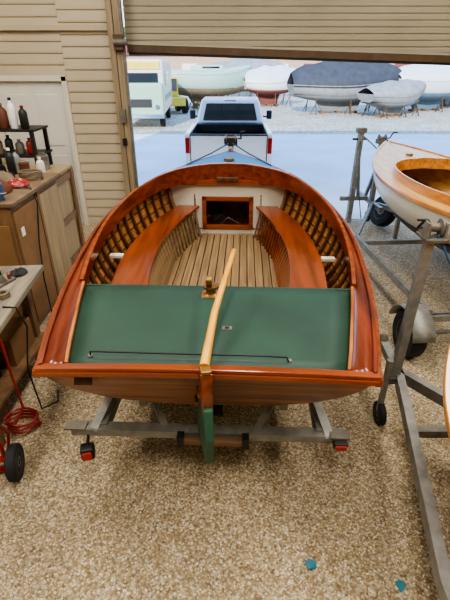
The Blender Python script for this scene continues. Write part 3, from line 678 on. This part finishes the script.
# ================================================================= OUTSIDE
add('concrete_apron',[(-14,8.1,-.005),(30,8.1,-.005),(30,20,-.005),(-14,20,-.005)],[(0,1,2,3)],M['conc'])
add('yard_ground',[(-60,20,-.01),(90,20,-.01),(90,130,-.01),(-60,130,-.01)],[(0,1,2,3)],M['yard'])
T=empty('pickup_truck',(.08,10.25,0),-1.5)
for sd in (-1,1):
    nm='l' if sd<0 else 'r'
    prof=[(0,.62),(0,1.24),(.05,1.28),(2.05,1.28),(2.05,.55),(1.75,.55)]+[(1.35+.45*math.cos(a),.45+.42*math.sin(a)) for a in rng(.25,math.pi-.25,9)]+[(.9,.6)]
    prism('bed_side_'+nm,[(sd*.98,y,z) for y,z in prof],(-sd*.1,0,0),M['truck'],T,bev=.02)
    box('tail_lamp_'+nm,(sd*.935,-.005,1.02),(.1,.05,.34),M['red'],T,bev=.012)
    wheel('wheel_rear_'+nm,(sd*.85,1.35,.38),.38,.26,T,'chrome'); wheel('wheel_front_'+nm,(sd*.85,5.0,.38),.38,.26,T,'chrome')
    box('mirror_'+nm,(sd*1.13,3.55,1.35),(.16,.08,.24),M['black'],T,bev=.03); box('mirror_arm_'+nm,(sd*1.02,3.57,1.3),(.14,.04,.04),M['black'],T)
    prism('front_side_'+nm,[(sd*.98,2.08,.45),(sd*.98,2.08,1.28),(sd*.98,4.2,1.25),(sd*.96,5.7,1.15),(sd*.94,5.8,.5),(sd*.98,5.45,.5),(sd*.98,5.3,.8),(sd*.98,4.7,.8),(sd*.98,4.55,.45)],(-sd*.12,0,0),M['truck'],T,bev=.03)
    prism('door_glass_'+nm,[(sd*.885,2.35,1.32),(sd*.775,2.45,1.75),(sd*.775,3.5,1.75),(sd*.885,4.0,1.32)],(sd*.012,0,0),M['glass'],T)
box('tailgate',(0,.03,.95),(1.72,.07,.58),M['truck'],T,bev=.015)
box('tailgate_recess',(0,-.01,.97),(1.3,.015,.3),M['truck'],T,bev=.01); box('tailgate_handle',(0,-.02,1.12),(.2,.03,.07),M['black'],T,bev=.008)
box('tailgate_cap',(0,.02,1.25),(1.74,.1,.03),M['black'],T,bev=.008)
box('bumper',(0,-.1,.55),(1.9,.18,.2),M['chrome'],T,bev=.04); box('plate',(0,-.2,.56),(.32,.01,.15),M['white'],T)
box('bed_floor',(0,1.05,.75),(1.76,2.0,.04),M['black'],T); box('bed_front',(0,2.03,1.0),(1.76,.05,.56),M['black'],T)
for sd in (-1,1): box('bed_liner_%d'%sd,(sd*.865,1.05,1.0),(.02,1.95,.54),M['black'],T)
prism('cab',[(-.9,2.1,1.25),(.9,2.1,1.25),(.9,4.25,1.25),(-.9,4.25,1.25)],(0,0,.04),M['truck'],T)
cabv=[(-.9,2.12,1.28),(.9,2.12,1.28),(.9,4.2,1.28),(-.9,4.2,1.28),(-.76,2.3,1.84),(.76,2.3,1.84),(.76,3.45,1.84),(-.76,3.45,1.84)]
add('cab_roof',cabv,BF,M['truck'],T,bev=.05)
prism('rear_window',[(-.72,2.125,1.34),(.72,2.125,1.34),(.63,2.26,1.74),(-.63,2.26,1.74)],(0,-.012,.004),M['glass'],T)
for sx in (-.24,.24): beam('window_bar_%d'%(sx>0),(sx,2.105,1.34),(sx*.9,2.245,1.74),.02,.01,M['black'],T,up=(0,-1,0))
box('cab_lower',(0,3.2,.85),(1.78,2.2,.8),M['truck'],T); box('hood',(0,4.95,1.1),(1.76,1.6,.22),M['truck'],T,bev=.06); box('engine_bay',(0,4.9,.75),(1.5,1.6,.5),M['black'],T)
box('brake_light',(0,2.3,1.8),(.3,.03,.03),M['red'],T)
box('toolbox_bed',(0,1.8,1.2),(1.7,.36,.2),M['black'],T,bev=.01)
for i,(x,y,sx) in enumerate(((-.5,1.2,.4),(.3,1.3,.5),(.1,.8,.3))): box('cargo_%d'%i,(x,y,.9),(sx,.35,.26),[M['galvd'],M['rubber'],M['slatbar']][i],T,bev=.02)
V=empty('camper_van',(-3.95,22,0),3)
gvan=mk('van_green','#8fae94',.4,0,.3,.03); yvan=mk('van_stripe','#d0b53f',.5)
box('body',(0,3,1.75),(2.3,6,2.3),M['cream'],V,bev=.15); box('cab',(0,.1,1.25),(2.2,.5,1.4),gvan,V,bev=.1)
box('windscreen',(0,-.03,2.0),(1.8,.05,.7),M['glass'],V,bev=.02); box('stripe',(0,-.03,2.65),(2.0,.06,.3),yvan,V)
box('grille',(0,-.17,1.1),(1.1,.03,.35),M['black'],V); box('bumper',(0,-.2,.55),(2.2,.15,.2),M['chrome'],V,bev=.03)
box('side_window',(1.16,2.2,2.1),(.02,2.4,.6),M['glass'],V); box('side_stripe',(1.16,3,1.3),(.02,5.6,.25),gvan,V)
for sd in (-1,1):
    lathe('headlamp_%d'%sd,[(.1,-.22),(.11,-.16)],(sd*.8,0,.95),M['chrome'],V,14,'Y')
    wheel('wheel_f%d'%sd,(sd*.95,.7,.4),.4,.25,V); wheel('wheel_r%d'%sd,(sd*.95,4.8,.4),.4,.25,V)
def laidup(name,loc,rz,L,Bm,zk,dp,wrap,hm,wm,keelmat,ridge=.9):
    r=empty(name,loc,rz)
    H=Hull(L,[(0,Bm*.7),(L*.3,Bm),(L*.55,Bm*.97),(L*.8,Bm*.6),(L,.03)],[(0,zk+dp),(L*.5,zk+dp-.05),(L,zk+dp+.3)],[(0,zk+.3),(L*.3,zk),(L*.7,zk+.05),(L,zk+.7)],.2,1,.8)
    shell('hull',H,hm,r,ns=24,na=10)
    shell('bottom_paint',Hull(L,[(0,Bm*.55),(L*.3,Bm*.86),(L*.55,Bm*.82),(L*.8,Bm*.42),(L*.97,.02)],[(0,zk+dp*.4),(L*.5,zk+dp*.32),(L,zk+dp*.45)],[(0,zk+.27),(L*.3,zk-.03),(L*.7,zk+.02),(L,zk+.4)],.2,1,.8),keelmat,r,ns=24,na=10,s1=L*.93)
    tp=[H.P(0,a,0,-1) for a in rng(math.pi/2,0,8)]+[H.P(0,a,0,1) for a in rng(0,math.pi/2,8)][1:]
    prism('transom',tp,(0,-.03,0),hm,r)
    rows=[]
    for y in rng(0,L,20):
        w=H.W(y)+.03; z=H.Z(y); f=y/L; h=ridge*(math.sin(math.pi*min(1,max(0,f*.9+.08)))**.6)*(1+.06*math.sin(f*22)) if wrap else .12
        rows.append([Vector((x*w,y,z-.12*(abs(x)>.99)+h*(1-abs(x)**1.3))) for x in rng(-1,1,12)])
    grid('cover',rows,wm,r,True,.02)
    if not wrap:
        box('cabin',(0,L*.45,zk+dp+.2),(Bm*.9,L*.3,.4),wm,r,bev=.1)
        for sd in (-1,1): box('port_light_%d'%sd,(sd*Bm*.45,L*.45,zk+dp+.25),(.03,L*.2,.12),M['glass'],r)
    prism('keel',[(-.08,L*.3,.12),(-.08,L*.6,.12),(-.08,L*.65,zk+.1),(-.08,L*.22,zk+.1)],(.16,0,0),keelmat,r)
    for i,f in enumerate((.2,.5,.78)):
        box('block_%d'%i,(0,L*f*.5+L*.2,.06),(.5,.3,.12),M['bunkwood'],r)
        for sd in (-1,1):
            y=L*f; w=H.W(y)*.7
            beam('stand_%d_%d'%(i,sd),(sd*(w+.35),y,0),(sd*w,y,zk+dp*.3),.05,.05,M['slatbar'],r)
            beam('stand_leg_%d_%d'%(i,sd),(sd*(w+.1),y-.3,0),(sd*(w+.05),y,zk*.8),.04,.04,M['slatbar'],r)
    return r
mint=mk('mint_hull','#a9c4b8',.4,0,.2,.03); tarp=mk('dark_tarp','#363a42',.8,0,0,.2,3); gry=mk('grey_cover','#85888a',.8,0,0,.15,3); shr=mk('shrink_wrap','#ccd3d8',.4,0,.2,.05); redb=mk('bottom_paint_red','#6f3a33',.7); blub=mk('bottom_paint_blue','#4d6474',.6); gb=mk('bottom_paint_grey','#6c6f70',.7)
laidup('laid_up_sailboat',(-3.9,32.5,0),-62,6.6,1.5,.75,1.55,False,mint,mint,M['canvas'])
laidup('laid_up_sailboat',(1.3,35,0),-78,4.4,1.2,.8,.9,True,M['white'],shr,redb,1.0)
laidup('covered_boat',(4.0,29.5,0),-84,7.2,1.3,.7,.95,True,gry,tarp,gb,1.45)
laidup('covered_boat',(7.9,26.8,0),-62,4.8,1.0,.5,.75,True,gry,gry,gb,.7)
laidup('laid_up_sailboat',(10.6,30.5,0),-72,6.5,1.3,.7,1.25,True,shr,shr,blub,1.0)
laidup('laid_up_sailboat',(13.2,25.5,0),-80,5,.9,.45,.6,False,M['white'],M['varnlt'],blub)
laidup('laid_up_sailboat',(14.5,34,0),-60,7,1.4,.8,1.3,True,M['white'],shr,gb,1.1)
laidup('covered_boat',(-9.5,34,0),-80,5.5,1.1,.5,1.1,True,M['white'],shr,redb,.9)
laidup('covered_boat',(-1.5,44,0),-88,7,1.4,.9,1.2,True,shr,gry,blub,1.2)
laidup('covered_boat',(8,42,0),-70,8,1.4,.9,1.2,True,M['white'],M['bluept'],gb,1.0)
e=empty('yellow_loader',(-3.6,30,0),20)
box('chassis',(0,0,.7),(1.6,2.6,.5),yvan,e,bev=.05); box('cab',(0,.4,1.5),(1.3,1.1,1.1),yvan,e,bev=.05); box('cab_glass',(0,-.17,1.6),(1.1,.03,.7),M['glass'],e)
for sx in (-.85,.85):
    for y in (-.8,.9): wheel('wheel_%d_%d'%(sx*10,y*10),(sx,y,.45),.45,.3,e,'galvd')
b=empty('boat_shed'); box('walls',(6,62,1.9),(46,8,3.8),mk('shed_wall','#a78f80',.8,0,0,.1),b); prism('roof',[(-18,57.6,3.8),(-18,66.4,3.8),(-18,62,5.6)],(48,0,0),mk('shed_roof','#8a4a3c',.8),b)
for i in range(12): box('bay_%d'%i,(-15+i*3.6,57.95,1.5),(1.8,.1,2.8),[M['cream'],redb,M['galvd']][i%3],b)
leaf=mk('tree_foliage','#4a5236',.9,0,0,.4,1,.5,2); bark=mk('bark','#4b3b2c',.9)
for i in range(10):
    x=-28+i*8+random.uniform(-2,2); y=72+random.uniform(-3,6)
    e=empty('tree',(x,y,0)); tube('trunk',[(0,0,0),(.2,0,2.5),(0,.1,5)],.3,bark,e,8,rf=lambda f:.32-.2*f)
    for k in range(5):
        R=random.uniform(1.6,2.6); cx,cy,cz=random.uniform(-1.8,1.8),random.uniform(-1.5,1.5),random.uniform(4,7.5); vs=[];fs=[]
        for a in range(9):
            for q in range(12):
                th=math.pi*a/8; ph=2*math.pi*q/12; rr=R*random.uniform(.8,1.15)
                vs.append((cx+rr*math.sin(th)*math.cos(ph),cy+rr*math.sin(th)*math.sin(ph),cz+rr*.85*math.cos(th)))
        for a in range(8):
            for q in range(12): fs.append((a*12+q,a*12+(q+1)%12,(a+1)*12+(q+1)%12,(a+1)*12+q))
        add('crown_%d'%k,vs,fs,leaf,e)
# ================================================================= LIGHT / WORLD / CAMERA
w=D.worlds.new('sky'); SC.world=w; w.use_nodes=True; nt=w.node_tree; bg=nt.nodes['Background']
tc=nt.nodes.new('ShaderNodeTexCoord'); sx=nt.nodes.new('ShaderNodeSeparateXYZ'); nt.links.new(tc.outputs['Generated'],sx.inputs[0])
r=nt.nodes.new('ShaderNodeValToRGB'); r.color_ramp.elements[0].color=(.78,.9,1,1); r.color_ramp.elements[1].color=(.2,.45,.95,1); r.color_ramp.elements[1].position=.7
nt.links.new(sx.outputs['Z'],r.inputs['Fac']); nt.links.new(r.outputs['Color'],bg.inputs['Color']); bg.inputs['Strength'].default_value=2.8
s=D.lights.new('sun','SUN'); s.energy=8; s.angle=.01; s.color=(1,.94,.84)
so=D.objects.new('sun',s); SC.collection.objects.link(so)
d=Vector((.25,1,-.47)).normalized(); so.rotation_euler=d.to_track_quat('-Z','Y').to_euler(); so.location=(0,-20,20)
cam=D.cameras.new('camera'); co=D.objects.new('camera',cam); SC.collection.objects.link(co); SC.camera=co
cam.sensor_fit='HORIZONTAL'; cam.sensor_width=36; cam.lens=34.4; cam.clip_end=400
co.location=(0,0,2.6); co.rotation_euler=(math.radians(61.5),0,0)
try: SC.view_settings.look='AgX - Medium High Contrast'
except Exception as ex: print(ex)
